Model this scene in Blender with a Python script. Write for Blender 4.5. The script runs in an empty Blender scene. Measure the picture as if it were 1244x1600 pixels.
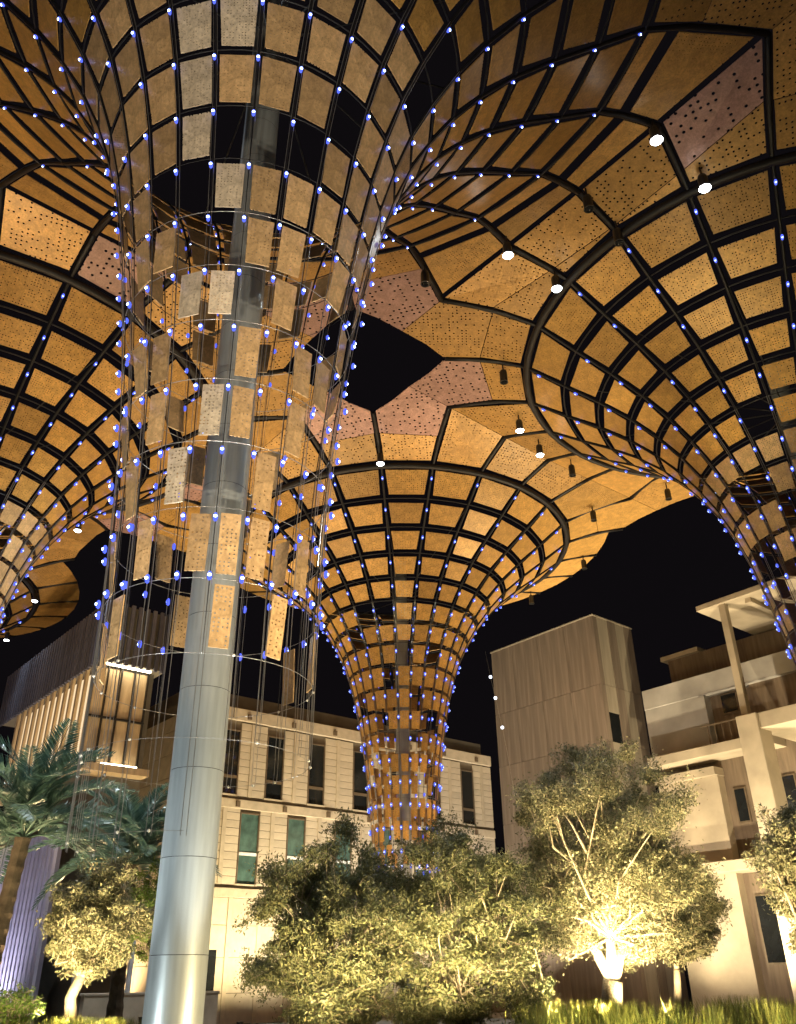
import bpy, bmesh, math, random
import numpy as np
from mathutils import Matrix, Vector

random.seed(7); np.random.seed(7)
R = math.radians
sc = bpy.context.scene
col = sc.collection

# ------------------------------------------------------------------ camera
E1 = np.array([15.0, 12.6]); E1 /= np.linalg.norm(E1); E2 = np.array([-E1[1], E1[0]])
PITCH, ROLL, EYE = R(29.0), R(0.9), 1.6
r0 = Vector((E1[0], E2[0], 0)); fh = Vector((E1[1], E2[1], 0))
fwd = fh * math.cos(PITCH) + Vector((0, 0, math.sin(PITCH)))
up0 = -fh * math.sin(PITCH) + Vector((0, 0, math.cos(PITCH)))
rr = r0 * math.cos(ROLL) - up0 * math.sin(ROLL); uu = r0 * math.sin(ROLL) + up0 * math.cos(ROLL)
cam = bpy.data.cameras.new('camera'); camo = bpy.data.objects.new('camera', cam); col.objects.link(camo)
camo.matrix_world = Matrix(((rr.x, uu.x, -fwd.x, 0), (rr.y, uu.y, -fwd.y, 0), (rr.z, uu.z, -fwd.z, EYE), (0, 0, 0, 1)))
cam.sensor_fit = 'VERTICAL'; cam.sensor_height = 36.0; cam.lens = 1320 / 1600 * 36
cam.clip_end = 3000; cam.clip_start = 0.05
sc.camera = camo
# ------------------------------------------------------------------ night sky, a trace of moonlight, exposure
wd = bpy.data.worlds.new('World'); sc.world = wd; wd.use_nodes = True
bg = wd.node_tree.nodes['Background']; bg.inputs[0].default_value = (0.0042, 0.0034, 0.0042, 1); bg.inputs[1].default_value = 1.0
sun = bpy.data.lights.new('moon', 'SUN'); sun.energy = 0.01; sun.angle = R(0.5); sun.color = (0.8, 0.88, 1.0)
suno = bpy.data.objects.new('moon', sun); col.objects.link(suno); suno.rotation_euler = (R(40), 0, R(200))
vs = sc.view_settings; vs.view_transform = 'Standard'; vs.look = 'None'; vs.exposure = 0; vs.gamma = 1; vs.use_curve_mapping = False
sc.cycles.sample_clamp_indirect = 2.0; sc.cycles.max_bounces = 6; sc.cycles.diffuse_bounces = 3
sc.cycles.transparent_max_bounces = 12; sc.cycles.use_denoising = True

def O(X, D):
    """metres right of and ahead of the viewer -> ground x, y"""
    return (X * E1[0] + D * E1[1], X * E2[0] + D * E2[1])

# ------------------------------------------------------------------ materials
def nodes(m): return m.node_tree.nodes, m.node_tree.links
def mat(name, c, rough=0.6, metal=0.0, nscale=4.0, namt=0.25, bump=0.0, bscale=40.0, obj_rand=0.0, spec=0.5, streak=None):
    m = bpy.data.materials.new(name); m.use_nodes = True; N, L = nodes(m); b = N['Principled BSDF']
    b.inputs['Roughness'].default_value = rough; b.inputs['Metallic'].default_value = metal
    b.inputs['Specular IOR Level'].default_value = spec
    tc = N.new('ShaderNodeTexCoord'); nz = N.new('ShaderNodeTexNoise'); nz.inputs['Scale'].default_value = nscale; nz.inputs['Detail'].default_value = 6
    if streak:
        mp = N.new('ShaderNodeMapping'); mp.inputs['Scale'].default_value = streak
        L.new(tc.outputs['Object'], mp.inputs['Vector']); L.new(mp.outputs[0], nz.inputs['Vector'])
    else: L.new(tc.outputs['Object'], nz.inputs['Vector'])
    mr = N.new('ShaderNodeMapRange'); mr.inputs[1].default_value = 0.25; mr.inputs[2].default_value = 0.75
    mr.inputs[3].default_value = 1 - namt; mr.inputs[4].default_value = 1 + namt; L.new(nz.outputs[0], mr.inputs[0])
    val = mr.outputs[0]
    if obj_rand:
        oi = N.new('ShaderNodeObjectInfo'); m2 = N.new('ShaderNodeMapRange'); m2.inputs[3].default_value = 1 - obj_rand; m2.inputs[4].default_value = 1 + obj_rand
        L.new(oi.outputs['Random'], m2.inputs[0]); mu = N.new('ShaderNodeMath'); mu.operation = 'MULTIPLY'
        L.new(val, mu.inputs[0]); L.new(m2.outputs[0], mu.inputs[1]); val = mu.outputs[0]
    vm = N.new('ShaderNodeVectorMath'); vm.operation = 'SCALE'; vm.inputs[0].default_value = c; L.new(val, vm.inputs['Scale'])
    L.new(vm.outputs[0], b.inputs['Base Color'])
    if bump:
        n2 = N.new('ShaderNodeTexNoise'); n2.inputs['Scale'].default_value = bscale; n2.inputs['Detail'].default_value = 4
        L.new(tc.outputs['Object'], n2.inputs['Vector'])
        bp = N.new('ShaderNodeBump'); bp.inputs['Strength'].default_value = bump; bp.inputs['Distance'].default_value = 0.02
        L.new(n2.outputs[0], bp.inputs['Height']); L.new(bp.outputs[0], b.inputs['Normal'])
    return m
def emit(name, c, s, sampling='AUTO'):
    m = bpy.data.materials.new(name); m.use_nodes = True; N, L = nodes(m); N.remove(N['Principled BSDF'])
    e = N.new('ShaderNodeEmission'); e.inputs[0].default_value = (*c, 1); e.inputs[1].default_value = s
    L.new(e.outputs[0], N['Material Output'].inputs[0]); m.cycles.emission_sampling = sampling
    return m
def perforated(name, c, cell, radius, keep, rough=0.34, metal=0.1, rnd=0.22, border=0.0):
    """sheet metal with punched holes: real see-through dots on the sheet's own metre grid"""
    m = mat(name, c, rough, metal, 3.2, 0.24, 0.25, 14, rnd); N, L = nodes(m); b = N['Principled BSDF']
    n3 = N.new('ShaderNodeTexNoise'); n3.inputs['Scale'].default_value = 15; n3.inputs['Detail'].default_value = 3; n3.inputs['Roughness'].default_value = 0.8
    tcc = N.new('ShaderNodeTexCoord'); L.new(tcc.outputs['Object'], n3.inputs['Vector']); m3 = N.new('ShaderNodeMapRange'); m3.inputs[1].default_value = 0.3; m3.inputs[2].default_value = 0.7; m3.inputs[3].default_value = 0.72; m3.inputs[4].default_value = 1.22
    L.new(n3.outputs[0], m3.inputs[0]); v3 = N.new('ShaderNodeVectorMath'); v3.operation = 'SCALE'; src = b.inputs['Base Color'].links[0].from_socket
    L.new(src, v3.inputs[0]); L.new(m3.outputs[0], v3.inputs['Scale']); L.new(v3.outputs[0], b.inputs['Base Color'])
    uv = N.new('ShaderNodeUVMap'); uv.uv_map = 'sheet'
    sc_ = N.new('ShaderNodeVectorMath'); sc_.operation = 'SCALE'; sc_.inputs['Scale'].default_value = 1 / cell; L.new(uv.outputs[0], sc_.inputs[0])
    fl = N.new('ShaderNodeVectorMath'); fl.operation = 'FLOOR'; L.new(sc_.outputs[0], fl.inputs[0])
    fr = N.new('ShaderNodeVectorMath'); fr.operation = 'SUBTRACT'; L.new(sc_.outputs[0], fr.inputs[0]); L.new(fl.outputs[0], fr.inputs[1])
    ce = N.new('ShaderNodeVectorMath'); ce.operation = 'DISTANCE'; L.new(fr.outputs[0], ce.inputs[0]); ce.inputs[1].default_value = (0.5, 0.5, 0)
    lt = N.new('ShaderNodeMath'); lt.operation = 'LESS_THAN'; lt.inputs[1].default_value = radius / cell; L.new(ce.outputs['Value'], lt.inputs[0])
    oi = N.new('ShaderNodeObjectInfo'); ad = N.new('ShaderNodeVectorMath'); ad.operation = 'ADD'; L.new(fl.outputs[0], ad.inputs[0])
    cx = N.new('ShaderNodeCombineXYZ'); L.new(oi.outputs['Random'], cx.inputs[2]); L.new(cx.outputs[0], ad.inputs[1])
    wn = N.new('ShaderNodeTexWhiteNoise'); wn.noise_dimensions = '3D'; L.new(ad.outputs[0], wn.inputs['Vector'])
    l2 = N.new('ShaderNodeMath'); l2.operation = 'LESS_THAN'; l2.inputs[1].default_value = keep; L.new(wn.outputs['Value'], l2.inputs[0])
    mu = N.new('ShaderNodeMath'); mu.operation = 'MULTIPLY'; L.new(lt.outputs[0], mu.inputs[0]); L.new(l2.outputs[0], mu.inputs[1])
    tr = N.new('ShaderNodeBsdfTransparent'); mx = N.new('ShaderNodeMixShader')
    L.new(mu.outputs[0], mx.inputs[0]); L.new(b.outputs[0], mx.inputs[1]); L.new(tr.outputs[0], mx.inputs[2])
    L.new(mx.outputs[0], N['Material Output'].inputs[0])
    return m
M = {}
M['tan'] = perforated('copper_tan_sheet', (0.57, 0.375, 0.185), 0.05, 0.0105, 0.5)
M['gold'] = perforated('gold_sheet', (0.56, 0.32, 0.092), 0.07, 0.014, 0.5)
M['goldperf'] = perforated('gold_perforated_sheet', (0.53, 0.30, 0.09), 0.14, 0.029, 0.5)
M['pink'] = perforated('rose_perforated_sheet', (0.46, 0.275, 0.235), 0.19, 0.042, 0.5)
M['goldfine'] = perforated('gold_fine_perforated_sheet', (0.55, 0.315, 0.092), 0.085, 0.017, 0.5)
M['pale'] = perforated('highlit_perforated_sheet', (0.74, 0.62, 0.46), 0.045, 0.012, 0.5)  # lighter copy of the sheet, bright reflection put into its colour
M['steel'] = mat('dark_painted_steel', (0.014, 0.013, 0.014), 0.5, 0.2, 3, 0.3)
M['cable'] = mat('stainless_cable', (0.42, 0.40, 0.38), 0.3, 0.7, 9, 0.2)
M['pole'] = mat('brushed_steel_pole', (0.50, 0.54, 0.54), 0.34, 0.55, 3, 0.12, 0.05, 60, 0.0, streak=(6, 6, 0.5))
M['ledcore'] = emit('led_white_blue', (0.42, 0.55, 1.0), 14)
M['ledsoft'] = emit('led_soft_blue', (0.50, 0.62, 1.0), 2.6)
M['ledhalo'] = emit('led_blue_halo', (0.10, 0.15, 1.0), 1.5)  # glowing shell added for the blue halo round each LED
M['clear'] = mat('clear_led_node', (0.75, 0.72, 0.65), 0.2, 0, 5, 0.1)
M['white'] = emit('spotlight_lens', (0.95, 0.98, 1.0), 22)
M['black'] = mat('black_fixture', (0.02, 0.02, 0.02), 0.4, 0.2)
M['stone'] = mat('beige_stone_panel', (0.50, 0.43, 0.33), 0.8, 0, 2.5, 0.14, 0.3, 30, 0.09)
M['stone2'] = mat('beige_stone_trim', (0.47, 0.40, 0.30), 0.8, 0, 2.5, 0.16, 0.3, 30, 0.05)
M['render'] = mat('dark_render', (0.13, 0.12, 0.10), 0.85, 0, 1.2, 0.25, 0.2)
M['joint'] = mat('shadow_joint', (0.14, 0.115, 0.085), 0.9, 0, 3, 0.2)  # dark backing wall visible in the open joints between panels
M['glass'] = mat('dark_window_glass', (0.012, 0.014, 0.016), 0.06, 0, 2, 0.2)
M['glassg'] = mat('green_window_glass', (0.06, 0.11, 0.10), 0.1, 0, 2.2, 0.5, obj_rand=0.25)
M['frame'] = mat('bronze_frame', (0.16, 0.12, 0.08), 0.5, 0.3)
M['framel'] = mat('pale_window_bar', (0.75, 0.76, 0.78), 0.5)
M['conc'] = mat('brown_board_concrete', (0.20, 0.155, 0.118), 0.85, 0, 0.9, 0.32, 0.4, 18, 0.09, streak=(6, 6, 0.35))
M['concl'] = mat('light_board_concrete', (0.34, 0.29, 0.22), 0.85, 0, 0.9, 0.25, 0.4, 18, 0.05, streak=(5, 5, 0.4))
M['conc3'] = mat('fair_faced_concrete', (0.44, 0.37, 0.27), 0.85, 0, 0.8, 0.22, 0.3, 22, 0.05)
M['concg'] = mat('grey_plaster', (0.40, 0.38, 0.35), 0.85, 0, 0.7, 0.25, 0.2, 20)
M['brown'] = mat('brown_timber_wall', (0.17, 0.125, 0.085), 0.7, 0, 1.6, 0.3, 0.2, 20, 0.1, streak=(4, 4, 0.4))
M['slat'] = mat('dark_blue_grey_slat', (0.095, 0.10, 0.145), 0.6, 0.2, 2, 0.15, obj_rand=0.2)
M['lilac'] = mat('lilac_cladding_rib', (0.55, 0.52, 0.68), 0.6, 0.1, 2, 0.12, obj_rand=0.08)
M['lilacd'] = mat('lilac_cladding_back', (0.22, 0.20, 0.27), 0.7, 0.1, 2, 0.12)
M['wood'] = mat('warm_timber_panel', (0.52, 0.40, 0.25), 0.6, 0, 2, 0.25, 0.2, 20, 0.12, streak=(3, 3, 0.4))
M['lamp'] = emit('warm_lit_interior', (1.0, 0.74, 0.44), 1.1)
M['strip'] = emit('warm_strip_lamp', (1.0, 0.84, 0.56), 18)
M['bark'] = mat('olive_bark', (0.25, 0.20, 0.14), 0.9, 0, 5, 0.35, 0.8, 25)
M['palmbark'] = mat('palm_bark', (0.10, 0.075, 0.055), 0.9, 0, 6, 0.4, 0.8, 18)
M['ground'] = mat('courtyard_paving', (0.23, 0.21, 0.18), 0.85, 0, 0.6, 0.25, 0.3, 30)
M['soil'] = mat('bed_soil', (0.13, 0.105, 0.07), 0.95, 0, 2, 0.35, 0.6, 20)
M['glow_dot'] = emit('string_bulb', (0.86, 0.9, 1.0), 4)
def leafmat(name, c1, c2, trans=0.35, rough=0.55):
    m = bpy.data.materials.new(name); m.use_nodes = True; N, L = nodes(m); b = N['Principled BSDF']; b.inputs['Roughness'].default_value = rough
    g = N.new('ShaderNodeNewGeometry'); mx = N.new('ShaderNodeMixRGB'); mx.inputs[1].default_value = (*c1, 1); mx.inputs[2].default_value = (*c2, 1)
    L.new(g.outputs['Random Per Island'], mx.inputs[0]); L.new(mx.outputs[0], b.inputs['Base Color'])
    t = N.new('ShaderNodeBsdfTranslucent'); L.new(mx.outputs[0], t.inputs[0]); ms = N.new('ShaderNodeMixShader'); ms.inputs[0].default_value = trans
    L.new(b.outputs[0], ms.inputs[1]); L.new(t.outputs[0], ms.inputs[2]); L.new(ms.outputs[0], N['Material Output'].inputs[0])
    return m
M['olive'] = leafmat('olive_leaf', (0.070, 0.074, 0.034), (0.30, 0.265, 0.145))
M['oliveg'] = leafmat('greener_olive_leaf', (0.052, 0.066, 0.026), (0.20, 0.185, 0.078))
M['frond'] = leafmat('palm_leaflet', (0.045, 0.095, 0.075), (0.11, 0.19, 0.155), 0.25, 0.35)
M['grass'] = leafmat('grass_blade', (0.13, 0.155, 0.03), (0.30, 0.28, 0.07), 0.4)
M['shrub'] = leafmat('shrub_leaf', (0.10, 0.17, 0.03), (0.2, 0.26, 0.05), 0.4)

# ------------------------------------------------------------------ helpers
def tag(o, label, cat, group=None, kind=None):
    if label: o['label'] = label
    if cat: o['category'] = cat
    if group: o['group'] = group
    if kind: o['kind'] = kind
    return o
def empty(name, loc, label=None, cat=None, group=None):
    o = bpy.data.objects.new(name, None); col.objects.link(o); o.location = loc; o.empty_display_size = 0.3
    return tag(o, label, cat, group)
def mesh_obj(name, me, parent=None, loc=None):
    o = bpy.data.objects.new(name, me); col.objects.link(o)
    if parent is not None: o.parent = parent
    if loc is not None: o.location = loc
    return o
def mk(name, verts, faces, m, smooth=False):
    me = bpy.data.meshes.new(name); me.from_pydata([tuple(v) for v in verts], [], faces)
    for x in (m if isinstance(m, (list, tuple)) else [m]): me.materials.append(x)
    if smooth: me.polygons.foreach_set('use_smooth', [True] * len(me.polygons))
    me.update(); return me
BOXF = [(0, 3, 2, 1), (4, 5, 6, 7), (0, 1, 5, 4), (1, 2, 6, 5), (2, 3, 7, 6), (3, 0, 4, 7)]
def boxmesh(sx, sy, sz, m, name='box', bev=0.0):
    x, y, z = sx / 2, sy / 2, sz / 2
    v = [(-x, -y, -z), (x, -y, -z), (x, y, -z), (-x, y, -z), (-x, -y, z), (x, -y, z), (x, y, z), (-x, y, z)]
    me = mk(name, v, BOXF, m)
    if bev:
        bm = bmesh.new(); bm.from_mesh(me); bmesh.ops.bevel(bm, geom=list(bm.edges), offset=bev, segments=1, affect='EDGES'); bm.to_mesh(me); bm.free()
    return me
_bc = {}
def box(name, x0, x1, y0, y1, z0, z1, m, parent=None, bev=0.0):
    """axis-aligned block given in site coordinates; parent roots sit unrotated"""
    k = (round(x1 - x0, 4), round(y1 - y0, 4), round(z1 - z0, 4), m.name, bev)
    if k not in _bc: _bc[k] = boxmesh(x1 - x0, y1 - y0, z1 - z0, m, name, bev)
    c = Vector(((x0 + x1) / 2, (y0 + y1) / 2, (z0 + z1) / 2)); p = parent
    while p is not None: c -= p.location; p = p.parent
    return mesh_obj(name, _bc[k], parent, c)
def tube(path, rad, n=6, closed=False, caps=True):
    """verts, faces of a tube along a path with one radius per point"""
    P = [Vector(p) for p in path]; K = len(P); rad = rad if hasattr(rad, '__len__') else [rad] * K
    V, F = [], []; ref = None
    for i in range(K):
        a = P[(i - 1) % K] if (closed or i > 0) else P[i]; b = P[(i + 1) % K] if (closed or i < K - 1) else P[i]
        t = (b - a).normalized()
        if ref is None: ref = Vector((0, 0, 1)) if abs(t.z) < 0.9 else Vector((1, 0, 0))
        u = (ref - t * ref.dot(t)); u = u.normalized() if u.length > 1e-6 else t.orthogonal().normalized(); ref = u; w = t.cross(u)
        for j in range(n):
            an = 2 * math.pi * j / n; V.append(P[i] + (u * math.cos(an) + w * math.sin(an)) * rad[i])
    for i in range(K if closed else K - 1):
        for j in range(n):
            a = i * n + j; b = i * n + (j + 1) % n; c = ((i + 1) % K) * n + (j + 1) % n; d = ((i + 1) % K) * n + j
            F.append((a, b, c, d))
    if not closed and caps: F.append(tuple(range(n))[::-1]); F.append(tuple(range((K - 1) * n, K * n)))
    return V, F
def merge(parts):
    V, F = [], []
    for v, f in parts:
        o = len(V); V += v; F += [tuple(i + o for i in q) for q in f]
    return V, F
def spot(name, parent, loc, target, power, color, angle=100, blend=0.8, size=0.15):
    l = bpy.data.lights.new(name, 'SPOT'); l.energy = power; l.color = color; l.spot_size = R(angle); l.spot_blend = blend; l.shadow_soft_size = size
    o = bpy.data.objects.new(name, l); col.objects.link(o); o.parent = parent; o.location = loc
    w = Vector(loc); p = parent
    while p is not None: w += p.location; p = p.parent
    o.rotation_euler = (Vector(target) - w).to_track_quat('-Z', 'Y').to_euler()
    return o
def lathe(prof, n=16):
    V, F = [], []
    for r, z in prof:
        for j in range(n): a = 2 * math.pi * j / n; V.append(Vector((r * math.cos(a), r * math.sin(a), z)))
    for i in range(len(prof) - 1):
        for j in range(n): F.append((i * n + j, i * n + (j + 1) % n, (i + 1) * n + (j + 1) % n, (i + 1) * n + j))
    F.append(tuple(range(n))[::-1]); F.append(tuple(range((len(prof) - 1) * n, len(prof) * n)))
    return V, F

# ------------------------------------------------------------------ ground
def bed_h(x, y):
    X = x * E1[0] + y * E2[0]; D = x * E1[1] + y * E2[1]
    def st(a, b, v): t = min(1, max(0, (v - a) / (b - a))); return t * t * (3 - 2 * t)
    return 0.62 * st(12.2, 14.5, D) * (1 - st(27, 31, D)) * st(-14, -11, X) * (1 - st(16, 19, X)) + 0.05 * math.sin(x * 1.7) * math.cos(y * 1.3) * st(13, 15, D) * (1 - st(26, 29, D))
g = mesh_obj('ground', mk('ground', [(-1500, -1500, 0), (1500, -1500, 0), (1500, 1500, 0), (-1500, 1500, 0)], [(0, 1, 2, 3)], M['ground'])); g['kind'] = 'structure'
V, F = [], []; nx, ny = 70, 44
for j in range(ny):
    for i in range(nx):
        X = -15 + 35 * i / (nx - 1); D = 11.5 + 20.5 * j / (ny - 1); x, y = O(X, D); V.append((x, y, bed_h(x, y) + 0.004))
for j in range(ny - 1):
    for i in range(nx - 1): a = j * nx + i; F.append((a, a + 1, a + nx + 1, a + nx))
g = mesh_obj('planting_bed', mk('planting_bed', V, F, M['soil'], True)); g['kind'] = 'structure'

# ------------------------------------------------------------------ the funnels of the canopy
CELL = 19.59; HALF = CELL / 2
CEN = {'N': (4.57, 9.09), 'R': (24.16, 9.09), 'L': (4.57, 28.68), 'C': (24.16, 28.68), 'LL': (4.57, 48.27)}
RINGS = [(3.10, 1.28), (3.97, 1.30), (4.86, 1.34), (5.75, 1.39), (6.64, 1.46), (7.52, 1.56), (8.38, 1.67), (9.24, 1.80), (10.12, 1.96), (11.02, 2.14),
         (11.94, 2.39), (12.82, 2.70), (13.62, 3.09), (14.44, 3.58), (15.25, 4.19), (16.05, 4.95), (16.82, 5.88), (17.60, 6.95), (18.50, 8.15)]
NR = len(RINGS); RO = RINGS[-1][1]; HO = RINGS[-1][0]
rh = lambda r: HO + 0.75 * (1 - math.exp(-(r - RO) / 1.5)) if r > RO else HO
CUT = 2.05
# which of the four sides of a cell touches another funnel  (+x, +y, -x, -y)
SIDES = {'N': (1, 1, 1, 1), 'R': (0, 1, 1, 1), 'L': (1, 1, 1, 1), 'C': (0, 0, 1, 1), 'LL': (0, 1, 1, 1)}
def edge_r(name, deg):
    """outer reach of the canopy from the funnel's axis at an angle"""
    deg %= 360; s = int(((deg + 45) % 360) // 90); th = ((deg + 45) % 90) - 45
    a = R(th)
    if not SIDES[name][s]: 
        return 10.3
    r = HALF / math.cos(a)
    return r
NPRES = {  # sheets still hanging on the near funnel, by row: sectors that face the square
    0: [16, 18, 9, 12, 21, 22, 0], 1: [11, 13, 15, 16, 17, 19, 5], 2: [12, 14, 17, 1, 6, 22], 3: [11, 13, 15, 16, 18, 3, 8],
    4: [12, 13, 16, 18, 19, 2, 5], 5: [14, 15, 17, 20, 1, 6, 23], 6: [12, 13, 16, 17, 19, 0, 4, 7],
    7: [12, 15, 16, 17, 18, 19, 20, 22, 3, 5, 8], 8: [11, 12, 13, 14, 18, 19, 20, 21, 22, 0, 2, 5, 7, 9], }
NMISS = {9: [18, 4, 5], 10: [1, 2], 11: [20, 3], 12: [20]}
NSHINE = {(3, 15), (5, 14), (5, 15), (7, 15), (8, 14), (9, 14), (10, 14), (11, 14), (11, 15), (2, 14), (10, 15)}  # sheets that carry the painted-in highlight tone
CMISS = {12: [13, 14], 11: [12], 10: [15, 17], 9: [14], 8: [16, 11], 7: [13, 17, 18], 6: [13, 14, 15, 16, 10], 5: [12, 18], 4: [11, 17, 19], 3: [12, 15, 20], 2: [13, 17], 1: [14, 18]}
RMISS = {10: [11, 10], 9: [12], 8: [10, 13], 7: [11], 6: [12, 14], 5: [9, 12]}
LMISS = {12: [16, 17], 11: [17, 18, 16], 10: [18, 19], 9: [17], 8: [19, 20]}
def present(nm, row, k, rnd):
    if nm == 'N':
        if row in NPRES: return k in NPRES[row]
        return k not in NMISS.get(row, [])
    miss = {'C': CMISS, 'R': RMISS, 'L': LMISS}.get(nm, {})
    if k in miss.get(row, []): return False
    if row == 0: return False
    front = nm == 'C' and 9 <= k <= 21
    return rnd.random() > (0.0 if row > 12 or front else 0.1 if row > 8 else 0.28)

def quadsheet(pts, m, th, name):
    """thin closed sheet from planar-ish corner points (local frame), with a metre-scaled sheet map"""
    P = [Vector(p) for p in pts]; n = len(P); c = sum(P, Vector()) / n
    nrm = Vector()
    for i in range(n): nrm += (P[i] - c).cross(P[(i + 1) % n] - c)
    nrm.normalize()
    V = [p - nrm * th / 2 for p in P] + [p + nrm * th / 2 for p in P]
    F = [tuple(range(n))[::-1], tuple(range(n, 2 * n))] + [(i, (i + 1) % n, n + (i + 1) % n, n + i) for i in range(n)]
    me = mk(name, V, F, m); u = (P[1] - P[0]).normalized(); w = nrm.cross(u)
    uvl = me.uv_layers.new(name='sheet')
    d = np.empty(len(me.loops) * 2)
    for li, lp in enumerate(me.loops):
        q = me.vertices[lp.vertex_index].co - c; d[2 * li] = q.dot(u) + 50.0; d[2 * li + 1] = q.dot(w) + 50.0
    uvl.data.foreach_set('uv', d)
    return me
def led_mesh(s, core='ledcore'):
    """LED node: glowing core in an added glowing shell for its blue halo"""
    bm = bmesh.new(); bmesh.ops.create_icosphere(bm, subdivisions=1, radius=0.019 * s, matrix=Matrix.Translation((0.026 * s, 0, 0.004 * s)))
    nf = len(bm.faces)
    v, f = tube([(0.008 * s, 0, 0.045 * s), (0.010 * s, 0, 0.02 * s), (0.010 * s, 0, -0.03 * s), (0.006 * s, 0, -0.045 * s)], [0.012 * s, 0.0245 * s, 0.020 * s, 0.006 * s], 7)
    vs_ = [bm.verts.new(q) for q in v]
    for q in f:
        fc = bm.faces.new([vs_[i] for i in q]); fc.material_index = 1
    me = bpy.data.meshes.new('led'); bm.to_mesh(me); bm.free(); me.materials.append(M[core]); me.materials.append(M['ledhalo']); return me
LEDM = {k: led_mesh(s, 'ledcore' if k == 'N' else 'ledsoft') for k, s in {'N': 1.18, 'R': 1.7, 'L': 1.7, 'C': 1.85, 'LL': 2.0}.items()}  # nodes on farther funnels enlarged to stand for their bloom
PANEL_ROW = {}
def ribpath(nm, deg):
    a = R(deg); pts = [(r * math.cos(a), r * math.sin(a), h + EYE) for h, r in RINGS]
    e = edge_r(nm, deg); dg = abs(((deg + 45) % 90) - 45)
    if dg > 40 and corner(nm, deg): e = (HALF - CUT) * math.sqrt(2)
    for t in (0.35, 0.7, 1.0):
        r = RO + (e - RO) * t; pts.append((r * math.cos(a), r * math.sin(a), rh(r) + EYE))
    return pts
def corner(nm, deg):
    """does this diagonal end at an eye between four cells (or on an open edge)"""
    return True
def outer_polys(nm, k):
    """sheets between the top ring and the cell edge in sector k (15 degrees)"""
    d0, d1 = 15 * k, 15 * k + 15; mid = d0 + 7.5; s = int(((mid + 45) % 360) // 90); th0 = d0 - 90 * s if s else (d0 if d0 <= 45 else d0 - 360)
    t0 = ((mid + 45) % 90) - 45 - 7.5; t1 = t0 + 15
    near = SIDES[nm][s]; base = 90 * s
    def P(r, t): return (r * math.cos(R(base + t)), r * math.sin(R(base + t)))
    def XY(x, y):
        c, s_ = math.cos(R(base)), math.sin(R(base)); return (x * c - y * s_, x * s_ + y * c)
    A, B = RO + 0.16, RO + 0.16
    polys = []
    if near:
        if abs(t0 + 7.5) > 30:
            sg = 1 if t0 > 0 else -1; c = HALF - CUT
            ta, tb = (30, 45)
            if sg > 0:
                mid0, mid1 = P(9.6, 30), P(9.75, 45)
                polys.append(([P(A, 30), mid0, mid1, P(B, 45)], 0)); polys.append(([mid0, XY(HALF, HALF * math.tan(R(30))), XY(HALF, c - 0.1), XY(c + 1.0, c - 0.12), XY(c, c), mid1], 1))
            else:
                mid0, mid1 = P(9.6, -30), P(9.75, -45)
                polys.append(([P(A, -45), mid1, mid0, P(B, -30)], 0)); polys.append(([mid1, XY(c, -c), XY(c + 1.0, -c + 0.12), XY(HALF, -c + 0.1), XY(HALF, -HALF * math.tan(R(30))), mid0], 1))
        elif nm == 'N':
            r1_ = 8.95; g0, g1 = XY(HALF - 0.16, (HALF - 0.16) * math.tan(R(t0))), XY(HALF - 0.16, (HALF - 0.16) * math.tan(R(t1)))
            polys.append(([P(A, t0), P(r1_ - 0.14, t0), P(r1_ - 0.14, t1), P(B, t1)], 3)); polys.append(([P(r1_ + 0.14, t0), g0, g1, P(r1_ + 0.14, t1)], 3))
        elif nm == 'R' and s == 2:
            hx = HALF - 1.4; m0, m1 = XY(hx, hx * math.tan(R(t0))), XY(hx, hx * math.tan(R(t1)))
            polys.append(([P(A, t0), m0, m1, P(B, t1)], 2)); polys.append(([m0, XY(HALF, HALF * math.tan(R(t0))), XY(HALF, HALF * math.tan(R(t1))), m1], 4))
        else:
            polys.append(([P(A, t0), XY(HALF, HALF * math.tan(R(t0))), XY(HALF, HALF * math.tan(R(t1))), P(B, t1)], 2))
    else:
        e = 10.3; e0 = e1 = e
        polys.append(([P(A, t0), P(e0, t0), P((e0 + e1) / 2, (t0 + t1) / 2), P(e1, t1), P(B, t1)], 2))
    return polys, d0, d1
def shrink(poly, g_):
    c = np.mean(np.array(poly), 0); out = []
    n = len(poly)
    # inset every edge by g_ along its normal
    area = sum(poly[i][0] * poly[(i + 1) % n][1] - poly[(i + 1) % n][0] * poly[i][1] for i in range(n)); sgn = 1 if area > 0 else -1
    lines = []
    for i in range(n):
        p, q = np.array(poly[i]), np.array(poly[(i + 1) % n]); d = (q - p) / np.linalg.norm(q - p); nn = np.array([-d[1], d[0]]) * sgn
        lines.append((p + nn * g_[i % len(g_)], d))
    for i in range(n):
        p, d = lines[i - 1]; q, e = lines[i]; den = d[0] * e[1] - d[1] * e[0]
        if abs(den) < 1e-3: out.append(tuple(q)); continue
        t = ((q[0] - p[0]) * e[1] - (q[1] - p[1]) * e[0]) / den; out.append(tuple(p + d * t))
    return out

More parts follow.
